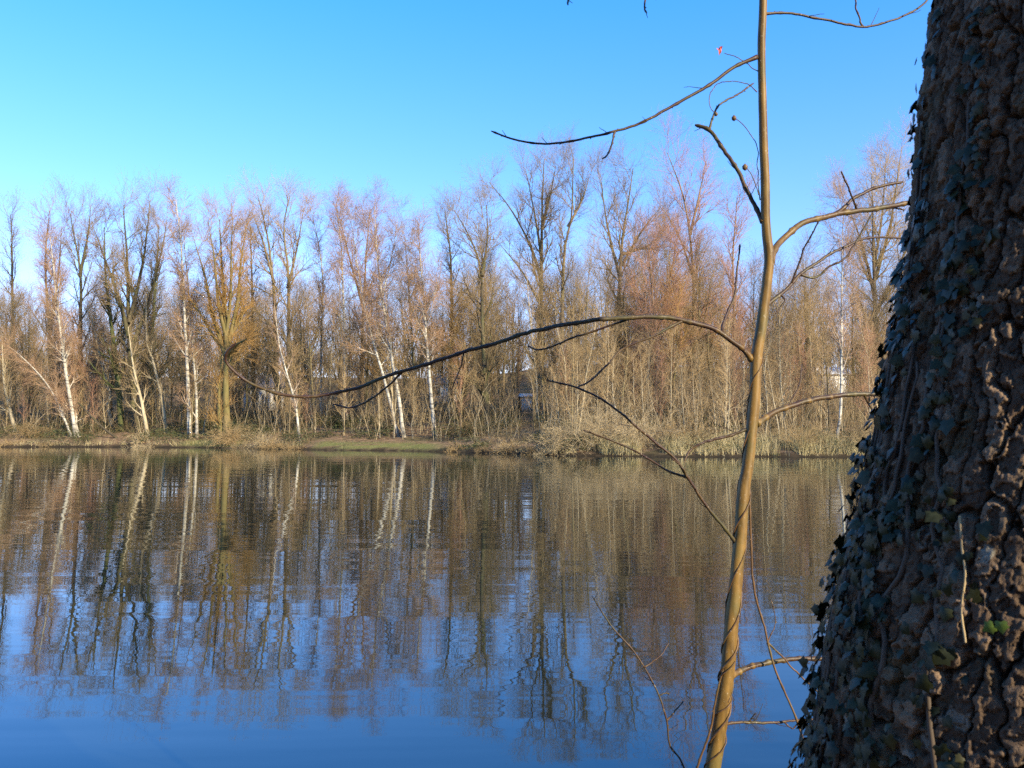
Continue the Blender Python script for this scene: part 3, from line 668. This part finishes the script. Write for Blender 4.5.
# ------------------------------------------------------------------ big ivy-clad trunk in the right foreground
TY = 1.52
edge = [(-300, 962), (-60, 947), (0, 942), (75, 933), (150, 928), (220, 923), (300, 914), (384, 898), (434, 890), (484, 880), (540, 869), (600, 853), (660, 842), (720, 836), (768, 829), (900, 800), (1060, 760)]
rad_px = [(-300, 148), (0, 156), (200, 160), (384, 172), (500, 186), (600, 200), (768, 224), (1060, 285)]
ey = np.array([a for a, _ in edge], float); ex = np.array([b_ for _, b_ in edge], float)
ry_ = np.array([a for a, _ in rad_px], float); rw = np.array([b_ for _, b_ in rad_px], float)
zz, cx_, cr_ = [], [], []
for py in np.linspace(-300, 1060, 90):
    e = np.interp(py, ey, ex); r_ = np.interp(py, ry_, rw)
    P = at(e + r_, py, TY); zz.append(P[2]); cx_.append(P[0]); cr_.append(r_ / F * TY * .985)
zz = np.array(zz)[::-1]; cx_ = np.array(cx_)[::-1]; cr_ = np.array(cr_)[::-1]
tz0 = .55
cxf = lambda z: np.where(z > zz[-1], cx_[-1] + (z - zz[-1]) * .05, np.interp(z, zz, cx_))
crf = lambda z: np.interp(z, np.r_[zz, 10.], np.r_[cr_, .17])
zv = np.r_[np.linspace(tz0, 1.595, 180), np.arange(1.60, 3.05, .0024), np.linspace(3.055, 3.6, 110), np.linspace(3.62, 9.5, 200)]
nu = 520
# finer columns on the side towards the camera and the left
uu = np.r_[np.linspace(2.3, 5.0, 460, endpoint=False), np.linspace(5.0, 2.3 + 2 * np.pi, 140, endpoint=False)]
UU, ZZ = np.meshgrid(uu, zv)
def trunk_h(u, z):
    a = np.mod(u - 2.3, 2 * np.pi) * .28
    j1 = fbm(a * 70 + 5, z * 45, 3) - .5; j2 = fbm(a * 60 + 9, z * 50, 3) - .5
    wx = (fbm(a * 9, z * 6, 3) - .5) * .06 + j1 * .020; wz = (fbm(a * 7 + 40, z * 5 + 11, 3) - .5) * .08 + j2 * .03
    f1, f2, cid = worley((a + wx) / .036, (z + wz) / .17)
    e = sstep(.0, .10, f2 - f1 + .04 * j1)
    g1, g2, cid2 = worley((a + wx * 1.2 + .3) / .015, (z + wz * 1.1) / .020)      # flakes lying in steps on the plates
    e2 = sstep(.0, .10, g2 - g1)
    q1, q2, cid3 = worley((a + j2 * .01) / .0065, (z + j1 * .01) / .011)
    rough = fbm(a * 260, z * 160, 3)
    step = np.floor(cid2 * 4) / 4
    edge = sstep(.0, .5, f2 - f1)                                                  # plates thin out towards the cracks
    h = -.022 * (1 - e) + .006 * (cid - .5) + .002 * edge + .009 * (step - .4) * e - .003 * (1 - e2) + .0035 * (cid3 - .5) + .004 * (rough - .5) + .006 * (fbm(a * 5, z * 3 + 2, 2) - .5)
    return h, cid * .3 + cid2 * .5 + cid3 * .2
HH, tint = trunk_h(UU, ZZ)
RR = crf(ZZ) + HH
TX, TYv = cxf(ZZ) + RR * np.cos(UU), TY + RR * np.sin(UU)
nz_, n_u = UU.shape
idx = np.arange(nz_ * n_u).reshape(nz_, n_u); nxt = np.roll(idx, -1, axis=1)
Q = np.stack([idx[:-1], nxt[:-1], nxt[1:], idx[1:]], -1).reshape(-1, 4)
tbase = np.array([float(cxf(np.array(tz0))), TY, tz0])
m, nt, b = newmat('furrowed_bark')
ta = N(nt, 'ShaderNodeAttribute', attribute_name='tint')
n1 = noise(nt, 46, 6, vscale=(1, 1, .6), rough=.7); n2 = noise(nt, 5, 3); n3 = noise(nt, 17, 4); n4 = noise(nt, 60, 3)
c = ramp(nt, ta.outputs['Fac'], [(.15, (.045, .029, .019)), (.5, (.11, .072, .046)), (.85, (.24, .165, .108))])
c = mix(nt, maprange(nt, n1, .4, .75, 0, .6), c, (.06, .04, .027))
c = mix(nt, maprange(nt, n2, .55, .68, 0, .55), c, (.05, .055, .02))
c = mix(nt, maprange(nt, n3, .63, .68, 0, .75), c, (.24, .23, .19))
nt.links.new(c, b.inputs['Base Color']); b.inputs['Roughness'].default_value = .85; b.inputs['Specular IOR Level'].default_value = .2
bp = N(nt, 'ShaderNodeBump'); bp.inputs['Distance'].default_value = .008; bp.inputs['Strength'].default_value = 1.0
nt.links.new(math_(nt, 'ADD', n1, math_(nt, 'MULTIPLY', n4, .4)), bp.inputs['Height']); nt.links.new(bp.outputs[0], b.inputs['Normal'])
M['bigbark'] = m
bt = empty('tree', tbase, 'thick rough-barked tree trunk filling the right edge close to the camera', 'tree')
V = np.stack([TX, TYv, ZZ], -1).reshape(-1, 3) - tbase
link('trunk', mesh_np('trunk', V, Q, m, attrs={'tint': tint.ravel()}), bt)
rngb = np.random.default_rng(21)
sp = np.stack([cxf(np.linspace(5.2, 9.5, 18)), np.full(18, TY), np.linspace(5.2, 9.5, 18)], 1) - tbase
L1, R1 = spawn(sp[None], crf(np.linspace(5.2, 9.5, 18))[None], 14, .1, .98, 48, 4, 8, .08, .2, .35, .02, rngb)
L2, R2 = spawn(L1, R1, 8, .25, .98, 42, 1.6, 5, .05, .25, .5, .006, rngb)
L3, R3 = spawn(L2, R2, 6, .25, .98, 42, .7, 4, .03, .25, .6, .003, rngb)
A = Acc(); A.tube(L1, R1, 8); A.tube(L2, R2, 5); A.tube(L3, R3, 3)
link('crown', A.mesh('crown', M['brown']), bt)

# ivy on that trunk: stems + leaves
m, nt, b = newmat('ivy_leaf')
lv = N(nt, 'ShaderNodeAttribute', attribute_name='thick')
c = ramp(nt, lv.outputs['Fac'], [(0, (.010, .012, .003)), (.6, (.022, .024, .007)), (.93, (.045, .038, .013)), (1., (.08, .12, .022))])
c = mix(nt, maprange(nt, noise(nt, 60, 3), .5, .7, 0, .35), c, (.07, .08, .045))
nt.links.new(c, b.inputs['Base Color']); b.inputs['Roughness'].default_value = .40; b.inputs['Specular IOR Level'].default_value = .17
M['ivy'] = m
m, nt, b = newmat('ivy_stem_bark'); nt.links.new(mix(nt, noise(nt, 40, 3), (.04, .027, .018), (.10, .07, .045)), b.inputs['Base Color']); b.inputs['Roughness'].default_value = .8; M['ivystem'] = m
def ivy_leaf():
    out = [(0, 0), (.28, -.12), (.50, .0), (.42, .20), (.60, .42), (.36, .55), (0, 1.0), (-.36, .55), (-.60, .42), (-.42, .20), (-.50, .0), (-.28, -.12)]
    V = [(0, .3, .06)] + [(x, y, -.10 * abs(x) - .14 * max(0, y - .3)) for x, y in out]
    T_ = [(0, i + 1, (i + 1) % 12 + 1) for i in range(12)]
    return np.array(V), np.array(T_)
LV, LT = ivy_leaf()
rngi = np.random.default_rng(9)
Vs, Ts, As, cnt = [], [], [], 0
def add_leaf(u, z, off, size, tilt, roll, val, down=1.0):
    global cnt
    h_, _ = trunk_h(np.array([u]), np.array([z])); r_ = float(crf(np.array(z))) + float(h_[0]) + off
    n = np.array([math.cos(u), math.sin(u), .0]); tg = np.array([-math.sin(u), math.cos(u), 0]); up = np.array([0, 0, 1.])
    p = np.array([float(cxf(np.array(z))), TY, z]) + n * r_
    yd = -up * math.cos(roll) + tg * math.sin(roll)           # blade hangs down
    yd = yd * math.cos(tilt) + n * math.sin(tilt)
    zd = n * math.cos(tilt) - (-up * math.cos(roll) + tg * math.sin(roll)) * math.sin(tilt)
    xd = np.cross(yd, zd)
    w_ = LV * size * np.array([1, 1, rngi.uniform(.3, 2.2)])
    Vs.append(p + w_[:, :1] * xd + w_[:, 1:2] * yd + w_[:, 2:] * zd); Ts.append(LT + cnt); As.append(np.full(13, val)); cnt += 13
def zpx(py): return float(at(900, py, TY)[2])
# angle: pi = left silhouette, 3*pi/2 = facing the camera
UL = math.pi - .43                              # direction of the left outline as the camera sees it
def ivy_zone(n, py0, py1, u0, u1, off=.02, smin=.028, smax=.055, mask=True, thr=.45):
    for _ in range(n):
        py = rngi.uniform(py0, py1); z = zpx(py); u = rngi.uniform(u0, u1)
        if mask and fbm(np.array([u * 4.5]), np.array([z * 5 + 7]), 2)[0] < thr: continue
        add_leaf(u, z, rngi.uniform(.004, off), rngi.uniform(smin, smax), rngi.uniform(-.1, .95), rngi.normal(0, .75), min(1, rngi.random() * .9))
ivy_zone(700, 440, 830, UL - .4, UL + .75, .03, .012, .030, thr=.36)
ivy_zone(120, 470, 830, UL + .6, UL + 1.15, .02, .012, .026, thr=.42)
ivy_zone(300, 370, 580, UL - .4, UL + .8, .025, .012, .026, thr=.4)
ivy_zone(30, 600, 840, UL + 1.0, UL + 1.35, .02, .016, .03, thr=.5)
ivy_zone(220, 200, 420, UL - .4, UL + .55, .018, .016, .03, thr=.4)
ivy_zone(80, -20, 240, UL - .4, UL + .42, .014, .014, .026, thr=.42)
ivy_zone(120, 190, 430, UL + .65, UL + 1.0, .012, .014, .028, thr=.5)
ivy_zone(50, 20, 200, UL + .6, UL + .9, .010, .013, .024, thr=.52)
for _ in range(46):                              # a few that stand out from the outline
    py = rngi.choice([rngi.uniform(440, 780), rngi.uniform(140, 420)], p=[.75, .25])
    add_leaf(UL + rngi.uniform(-.2, .25), zpx(py), rngi.uniform(.004, .022), rngi.uniform(.02, .034), rngi.uniform(.3, 1.2), rngi.normal(0, .8), rngi.random() * .8)
for py, du in ((592, 1.22), (587, 1.25), (480, 1.3)): add_leaf(UL + du, zpx(py), .012, .018, .2, rngi.normal(0, .5), 1.0)
iv = empty('ivy', tbase + np.array([-.2, -.1, 0]), 'dark glossy ivy climbing the left side of the thick foreground trunk', 'ivy')
Vi = np.concatenate(Vs) - np.array(iv.location)
link('foliage', mesh_np('foliage', Vi, np.concatenate(Ts), M['ivy'], smooth=False, attrs={'thick': np.concatenate(As)}, tri=True), iv)
A = Acc()
for k in range(9):
    u = UL + rngi.uniform(.0, 1.0); P = []
    top = zpx(rngi.uniform(-40, 420)) if k < 5 else zpx(rngi.uniform(300, 560))
    for z in np.linspace(.7, top, 60):
        u += rngi.normal(0, .022); r_ = float(crf(np.array(z))) + .004
        P.append([float(cxf(np.array(z))) + r_ * math.cos(u), TY + r_ * math.sin(u), z])
    A.tube((np.array(P) - np.array(iv.location))[None], np.linspace(.007, .003, 60)[None], 6)
link('stem', A.mesh('stem', M['ivystem']), iv)
# dry rootlet hanging over the bark
P = [at(x, y, TY - .262) for x, y in ((991, 522), (989, 556), (988, 580), (981, 618), (980, 648))]
c = catmull(P, 30); 
for q in range(30):
    z = c[q][2]; u = math.atan2(-math.sqrt(max(1e-4, float(crf(np.array(z))) ** 2 - (c[q][0] - float(cxf(np.array(z)))) ** 2)), c[q][0] - float(cxf(np.array(z))))
    r_ = float(crf(np.array(z))) + .006
    c[q] = [float(cxf(np.array(z))) + r_ * math.cos(u), TY + r_ * math.sin(u), z]
A = Acc(); A.tube(c[None] - c[0], np.linspace(.0022, .0016, 30)[None], 6)
o = link('dry_twig', A.mesh('dry_twig', M['straw'])); o.location = c[0]
tag(o, 'thin dry straw-coloured rootlet lying over the rough bark of the foreground trunk', 'twig')

# neighbouring trunk outside the frame (unseen, placed and bent to shade the thick trunk)
m2h = Vector((sdir.x, sdir.y, 0)).normalized()
nb = np.array([float(cxf(np.array(2.2))), TY]) + np.array([m2h.x, m2h.y]) * 3.6 + np.array([-m2h.y, m2h.x]) * -.05
A = Acc()
zq = np.linspace(-.2, 12, 160)
kk = .15 * (1 - sstep(3.3, 3.72, zq)) + .12 * np.exp(-((zq - 3.98) / .10) ** 2) + .02 * np.sin(zq * 7); P = np.stack([-m2h.y * kk, m2h.x * kk, zq], 1)  # sideways bends shaped only to let sun reach parts of the thick trunk
Rn = np.interp(zq, [-.2, .5, 3, 12], [.42, .34, .30, .22]); A.tube(P[None], Rn[None], 24)
L1, R1 = spawn(P[None], Rn[None], 14, .45, .98, 48, 3.5, 8, .1, .2, .35, .02, np.random.default_rng(3)); A.tube(L1, R1, 6)
no = empty('tree', (nb[0], nb[1], float(ground(nb[0], nb[1]))), 'stout brown tree on the near bank behind the camera, unseen, shaped to shade the ivy-clad trunk', 'tree')
link('trunk', A.mesh('trunk', M['brown']), no)
L2, R2 = spawn(L1, R1, 8, .25, .98, 42, 1.5, 5, .05, .25, .5, .008, np.random.default_rng(3)); B = Acc(); B.tube(L2, R2, 4); link('crown', B.mesh('crown', M['brown']), no)

# ------------------------------------------------------------------ sapling in front of the lake
def twigmat(name, thick_col, dark_, r0, r1):
    m, nt, b = newmat(name)
    a = N(nt, 'ShaderNodeAttribute', attribute_name='thick')
    c = mix(nt, maprange(nt, a.outputs['Fac'], r0, r1), dark_, thick_col)  # thin wood takes the darker colour, thick wood the other
    nz = noise(nt, 45, 4, vscale=(1, 1, .25)); c = mix(nt, maprange(nt, nz, .38, .62, 0, .8), c, tuple(x * .36 for x in thick_col)); c = mix(nt, maprange(nt, noise(nt, 9, 3), .5, .68, 0, .5), c, (.075, .085, .03))
    ln = noise(nt, 160, 2, vscale=(1, 1, .5)); c = mix(nt, maprange(nt, ln, .66, .72, 0, .5), c, (.42, .36, .26))
    nt.links.new(c, b.inputs['Base Color']); b.inputs['Roughness'].default_value = .5; b.inputs['Specular IOR Level'].default_value = .35
    bp = N(nt, 'ShaderNodeBump'); bp.inputs['Distance'].default_value = .002; bp.inputs['Strength'].default_value = .5
    nt.links.new(nz, bp.inputs['Height']); nt.links.new(bp.outputs[0], b.inputs['Normal'])
    return m
M['sapling'] = twigmat('sapling_bark', (.215, .125, .031), (.046, .022, .018), .0088, .0114)
M['vine'] = twigmat('vine_bark', (.15, .085, .035), (.13, .07, .033), .002, .006)
SYD = 2.75
STEM = [(765, -420), (764, -200), (763, -60), (763, 0), (761, 44), (762, 88), (763, 132), (765, 176), (766, 220), (769, 256), (767, 279), (764, 307), (761, 331), (757, 354), (755, 382), (752, 425), (748, 467), (745, 483), (741, 525), (737, 568), (733, 611), (729, 653), (724, 696), (717, 747), (713, 768), (704, 830), (690, 940), (684, 1010)]
SW = [4, 7, 9.5, 10, 10, 10.5, 11, 11.5, 12, 13, 13, 13.5, 14, 14.5, 15, 15, 15, 15.5, 16, 16, 16.5, 17.5, 18, 18.5, 19, 20, 23, 27]
sy = np.array([p[1] for p in STEM], float); sxp = np.array([p[0] for p in STEM], float)
def stem_y(py): return SYD + .05 * math.sin(py * .006)
SPW = np.array([at(x, y, stem_y(y)) for x, y in STEM])
gzs = float(ground(SPW[-1][0], SPW[-1][1]))
sbase = np.array([SPW[-1][0], SPW[-1][1], SPW[-1][2]])
print('sapling base z', sbase[2], 'ground', gzs)
SPW = np.vstack([SPW, [SPW[-1][0] - .01, SPW[-1][1], gzs - .05]]); SWW = np.array(SW + [29.]) / F * SYD / 2 * .79
c = catmull(SPW, 220)
dd = np.r_[0, np.cumsum(np.linalg.norm(np.diff(SPW, axis=0), axis=1))]
wr = np.interp(np.linspace(0, dd[-1], 220), dd, SWW)
wr = wr * (1 + .05 * (fbm(np.arange(220) * .21, np.zeros(220), 3) - .5) * 2)
rngs = np.random.default_rng(31)
c[:, 0] += (fbm(np.arange(220) * .12, np.ones(220), 3) - .5) * .006
sroot = empty('sapling', np.array([c[-1][0], c[-1][1], gzs]), 'slim golden-brown sapling with bare arching branches standing before the lake', 'sapling')
SL = np.array(sroot.location)
A = Acc(); A.tube(c[None] - SL, wr[None], 14)
stem_c, stem_r = c, wr
link('trunk', A.mesh('trunk', M['sapling']), sroot)
def stem_at(py):
    """point on the stem axis at pixel row py"""
    pyv = CAM[2]; x = np.interp(py, sy, sxp); return at(x, py, stem_y(py))
def px_branch(pts, w0, w1, y0=None, dy=0.0, mat='sapling', name='branch', parent=None, knots=True, n=None, sub=()):
    """a branch traced in pixels; its depth runs from y0 by dy along its length, sub-twigs join the same mesh"""
    par = sroot if parent is None else parent
    A = Acc(); L0 = np.array(par.location) if par else np.zeros(3)
    def one(pts, w0, w1, ya, yb, A, knots, main=None):
        D = np.linspace(0, 1, len(pts)); w0 *= .76; w1 *= .80; P = [at(x, y, ya + (yb - ya) * f) for (x, y), f in zip(pts, D)]
        if main is not None:
            dm = (main - CAM) / main[:, 1:2]; d0 = (P[0] - CAM) / P[0][1]
            off = main[np.argmin(((dm - d0) ** 2).sum(1))] - P[0]
            P = [p + off * (1 - f) for p, f in zip(P, D)]
        k = max(16, int(len(pts) * 7)); cc = catmull(P, k)
        cc = cc + (np.cumsum(rngs.normal(0, .0009, (k, 3)), axis=0)) * np.sin(np.linspace(0, np.pi, k))[:, None]
        r = (w0 + (w1 - w0) * np.linspace(0, 1, k) ** .8) / F * ya / 2
        r = np.maximum(r, .0007)
        r[:5] *= np.array([1.45, 1.3, 1.18, 1.1, 1.04])
        if knots:
            for q in range(5, k - 1, int(rngs.integers(6, 10))): r[q] *= 1.28
        r[-1] *= .5
        cc = np.vstack([cc[0] * 1.0 - (cc[1] - cc[0]) * .02, cc]); r = np.r_[r[0] * .05, r]; k += 1
        A.tube(cc[None] - L0, r[None], 8)
        if knots:                                    # buds
            for q in range(4, k - 1, int(rngs.integers(5, 9))):
                t = cc[q + 1] - cc[q]; t /= np.linalg.norm(t); s_ = rngs.normal(size=3); s_ -= s_.dot(t) * t; s_ /= np.linalg.norm(s_)
                d = t * .7 + s_ * .7; l = rngs.uniform(.006, .012)
                b_ = np.stack([cc[q] + d * l * f for f in (0, .3, .7, 1)]); A.tube(b_[None] - L0, np.array([[.0014, .0021, .0016, .0003]]), 6)
        return cc
    y0 = y0 if y0 is not None else stem_y(pts[0][1])
    mc = one(pts, w0, w1, y0, y0 + dy, A, knots)
    if knots and mat == 'sapling':                   # hair-thin spurs
        T1, R1 = spawn(mc[None], np.full((1, len(mc)), .0016), 3 + len(pts) // 5, .25, .97, 42, .075, 5, .05, .2, .6, .0009, rngs)
        A.tube(T1 - L0, R1, 5)
    for s_pts, a, b_, f, d2 in sub: one(s_pts, a, b_, y0 + dy * f, y0 + dy * f + d2, A, knots, mc)
    return link(name, A.mesh(name, M[mat]), par)
B = px_branch
B([(757, 57), (733, 68), (709, 86), (678, 103), (647, 120), (616, 131), (590, 137), (546, 143), (515, 139), (491, 131)], 5, 2.2, dy=-.12, sub=[([(616, 132), (612, 145), (607, 155), (602, 159)], 2.6, 2, .5, -.02)])
B([(763, 222), (755, 207), (739, 180), (722, 154), (709, 132), (695, 125)], 6, 5, dy=.10, sub=[([(709, 132), (715, 110), (726, 101), (744, 90), (754, 83)], 3, 2, .8, .06)])
B([(763, 14), (788, 13), (823, 18), (862, 24), (889, 20), (911, 11), (926, 0), (940, -20)], 3.6, 2.4, dy=.12, sub=[([(863, 24), (860, 20), (859, 15), (854, 7), (854, 0), (850, -25)], 2.4, 2.0, .5, .0)])
B([(770, 262), (775, 249), (783, 239), (801, 225), (820, 217), (848, 212), (876, 210), (905, 204), (940, 196)], 9, 6, dy=.30, sub=[([(836, 214), (846, 206), (855, 197), (876, 188), (903, 182)], 5, 3.5, .5, .1), ([(856, 199), (853, 192), (848, 181), (841, 171)], 3, 2, .55, -.05), ([(872, 211), (886, 208), (905, 210)], 2.5, 2, .75, .05)])
B([(765, 306), (785, 291), (801, 275), (825, 258), (848, 246), (867, 238), (890, 237), (915, 240)], 5, 2.5, dy=.22, sub=[([(792, 284), (800, 262), (806, 246), (812, 234), (819, 221)], 2.8, 1.8, .2, -.08), ([(801, 277), (812, 280), (820, 277), (829, 268), (844, 260), (858, 239), (872, 214)], 3, 2, .3, .02), ([(780, 294), (784, 300), (779, 308), (775, 314)], 2.5, 1.8, .1, -.02)])
B([(752, 360), (744, 350), (733, 342), (714, 329), (692, 323), (665, 318), (627, 318), (583, 322), (539, 331), (495, 344), (452, 356), (413, 368), (380, 380), (359, 388), (331, 394), (309, 397), (282, 395), (255, 386), (238, 375), (226, 362), (227, 352), (236, 343)], 7, 3.0, dy=-.25,
  sub=[([(402, 372), (386, 386), (364, 399), (350, 405), (333, 404)], 3, 2, .55, .08), ([(632, 319), (605, 329), (577, 339), (556, 347), (539, 351), (528, 346)], 3, 2.2, .3, .10), ([(682, 325), (659, 336), (621, 353), (605, 369), (588, 383), (577, 387)], 3.4, 2, .2, -.1), ([(725, 334), (723, 326), (727, 312), (733, 293), (736, 270), (740, 244)], 4, 2.2, .1, .1), ([(465, 352), (461, 366), (455, 378), (452, 389)], 1.8, 1.2, .5, .05)])
B([(736, 543), (722, 525), (705, 504), (688, 478), (675, 457), (652, 438), (638, 427), (605, 402), (577, 388), (546, 380)], 4.4, 2, dy=-.2, sub=[([(687, 478), (667, 471), (645, 459), (609, 442), (583, 430)], 3, 1.8, .4, .1), ([(690, 470), (682, 462), (672, 458)], 2.2, 1.5, .4, -.03)])
B([(756, 424), (764, 419), (778, 411), (801, 405), (825, 400), (848, 397), (881, 396), (910, 396)], 8, 5.5, dy=.2, sub=[([(865, 399), (872, 413), (877, 427)], 3.5, 2.5, .75, .04), ([(787, 407), (797, 387), (802, 364)], 2.2, 1.5, .3, .05)])
B([(750, 428), (731, 435), (712, 440), (698, 446), (689, 453), (684, 462)], 4, 2.5, dy=-.05)
B([(730, 676), (738, 672), (752, 666), (773, 663), (799, 661), (830, 659)], 8, 5.5, dy=.12)
B([(720, 728), (731, 723), (752, 722), (782, 722), (812, 719), (830, 716)], 4, 2.6, dy=.1, sub=[([(748, 722), (754, 716), (756, 713)], 2, 1.4, .2, 0), ([(783, 722), (790, 727), (797, 724)], 2, 1.4, .6, 0)])
# twigs hanging into the top of the frame belong to higher branches of the sapling
B([(764, -120), (720, -70), (690, -40), (655, -20), (647, -2), (645, 9), (647, 13)], 5, 2, dy=-.15)
B([(764, -200), (700, -120), (620, -50), (575, -12), (568, 1), (568, 5)], 5, 2.4, dy=-.2)
# thin hanging vine and twining honeysuckle
hv = empty('vine', stem_at(491), 'thin reddish vine hanging down beside the sapling towards the ivy-clad trunk', 'vine')
B([(749, 489), (751, 534), (754, 585), (765, 624), (778, 670), (793, 705), (803, 735), (812, 756), (820, 790)], 3, 2.4, dy=-.06, mat='vine', name='stem', parent=hv, sub=[([(771, 643), (790, 662), (812, 685), (826, 700)], 2.2, 1.8, .5, .05), ([(769, 640), (775, 622), (771, 600)], 1.4, 1, .5, .03)])
tv = empty('vine', stem_at(768) , 'brown honeysuckle vine twining round the lower stem of the sapling', 'vine')
A = Acc()
def coil(py0, py1, turns, ph, r_v, slack=1.0):
    n = int(turns * 26); P = []
    for k in range(n):
        f = k / (n - 1); py = py0 + (py1 - py0) * f; p = stem_at(py)
        q = np.argmin(np.abs(stem_c[:, 2] - p[2])); rr2 = stem_r[q] + r_v * .7 * slack; a = ph + turns * 2 * np.pi * f + .5 * math.sin(f * 9)
        P.append([stem_c[q][0] * .5 + p[0] * .5 + rr2 * math.cos(a), p[1] + rr2 * math.sin(a), p[2]])
    A.tube(np.array(P)[None] - np.array(tv.location), np.full((1, n), r_v), 6)
coil(860, 600, 3.4, .3, .0034); coil(660, 430, 2.3, 2.0, .0026); coil(800, 660, 3.2, 4.0, .0022, 1.6); coil(700, 480, 1.6, 5.2, .0018); coil(440, 330, 1.2, .5, .0016)
link('stem', A.mesh('stem', M['vine']), tv)
B([(697, 800), (697, 768), (707, 739), (714, 705), (719, 683), (724, 668)], 3.4, 2.4, y0=SYD - .05, mat='vine', name='stem', parent=tv)
# curly tendrils high up
td = empty('vine', stem_at(150), 'dry curling tendrils with a shrivelled red leaf high on the sapling', 'vine')
B([(760, 200), (757, 180), (756, 165), (756, 149), (748, 132), (740, 122), (734, 118)], 1.3, 1.1, mat='vine', name='tendril', parent=td, knots=False)
B([(759, 195), (754, 180), (748, 170), (745, 167)], 1.4, 1.2, mat='vine', name='tendril', parent=td, knots=False)
B([(757, 92), (748, 84), (738, 82), (726, 83), (716, 89), (711, 98), (711, 108), (716, 114)], 1.3, 1, mat='vine', name='tendril', parent=td, knots=False)
B([(760, 72), (752, 68), (744, 62), (734, 57), (724, 53)], 1.3, 1, mat='vine', name='tendril', parent=td, knots=False)
for px, py, s_ in ((734, 118, 2.6), (745, 167, 3.0), (716, 114, 2.0)):
    A = Acc()
    p = at(px, py, SYD); r_ = s_ / F * SYD; P = np.stack([p + np.array([0, 0, r_ * f]) for f in (-1.2, -.6, .2, 1.2)]); A.tube(P[None] - np.array(td.location), np.array([[.2, .9, 1, .1]]) * r_, 8)
    link('seed_head', A.mesh('seed_head', M['vine']), td)
m, nt, b = newmat('red_leaf'); nt.links.new(mix(nt, noise(nt, 90, 2), (.45, .06, .04), (.6, .16, .10)), b.inputs['Base Color']); M['redleaf'] = m
p = at(720, 50, SYD); lv = np.array([[0, 0, .012], [.006, .004, .004], [.004, -.003, -.008], [-.003, .002, -.018], [-.006, -.004, -.004], [-.004, .004, .006], [0, -.004, 0], [-.012, .002, .008], [.009, -.002, .012]])
me = bpy.data.meshes.new('dry_leaf'); me.from_pydata((lv + p - np.array(td.location)).tolist(), [], [(6, 0, 1), (6, 1, 2), (6, 2, 3), (6, 3, 4), (6, 4, 5), (6, 5, 0), (5, 7, 4), (0, 8, 1)]); me.materials.append(M['redleaf']); link('leaf', me, td)
# bare shoot left of the sapling
bs = empty('bare_shoot', at(690, 990, 2.8), 'bare forked shoot rising in front of the water left of the sapling', 'shoot')
bs.location.z = float(ground(bs.location.x, bs.location.y))
e = np.array(bs.location)
B([(700, 1010), (697, 850), (686, 768), (671, 743), (667, 718), (660, 696), (648, 671), (633, 649), (611, 624), (592, 596)], 3.6, 1.6, y0=2.8, mat='sapling', name='stem', parent=bs, sub=[([(648, 666), (662, 656), (669, 643)], 2.2, 1.5, .7, .04), ([(667, 720), (675, 711), (684, 700)], 2.2, 1.4, .5, .05), ([(660, 697), (666, 694), (669, 695)], 1.8, 1.3, .6, 0)])
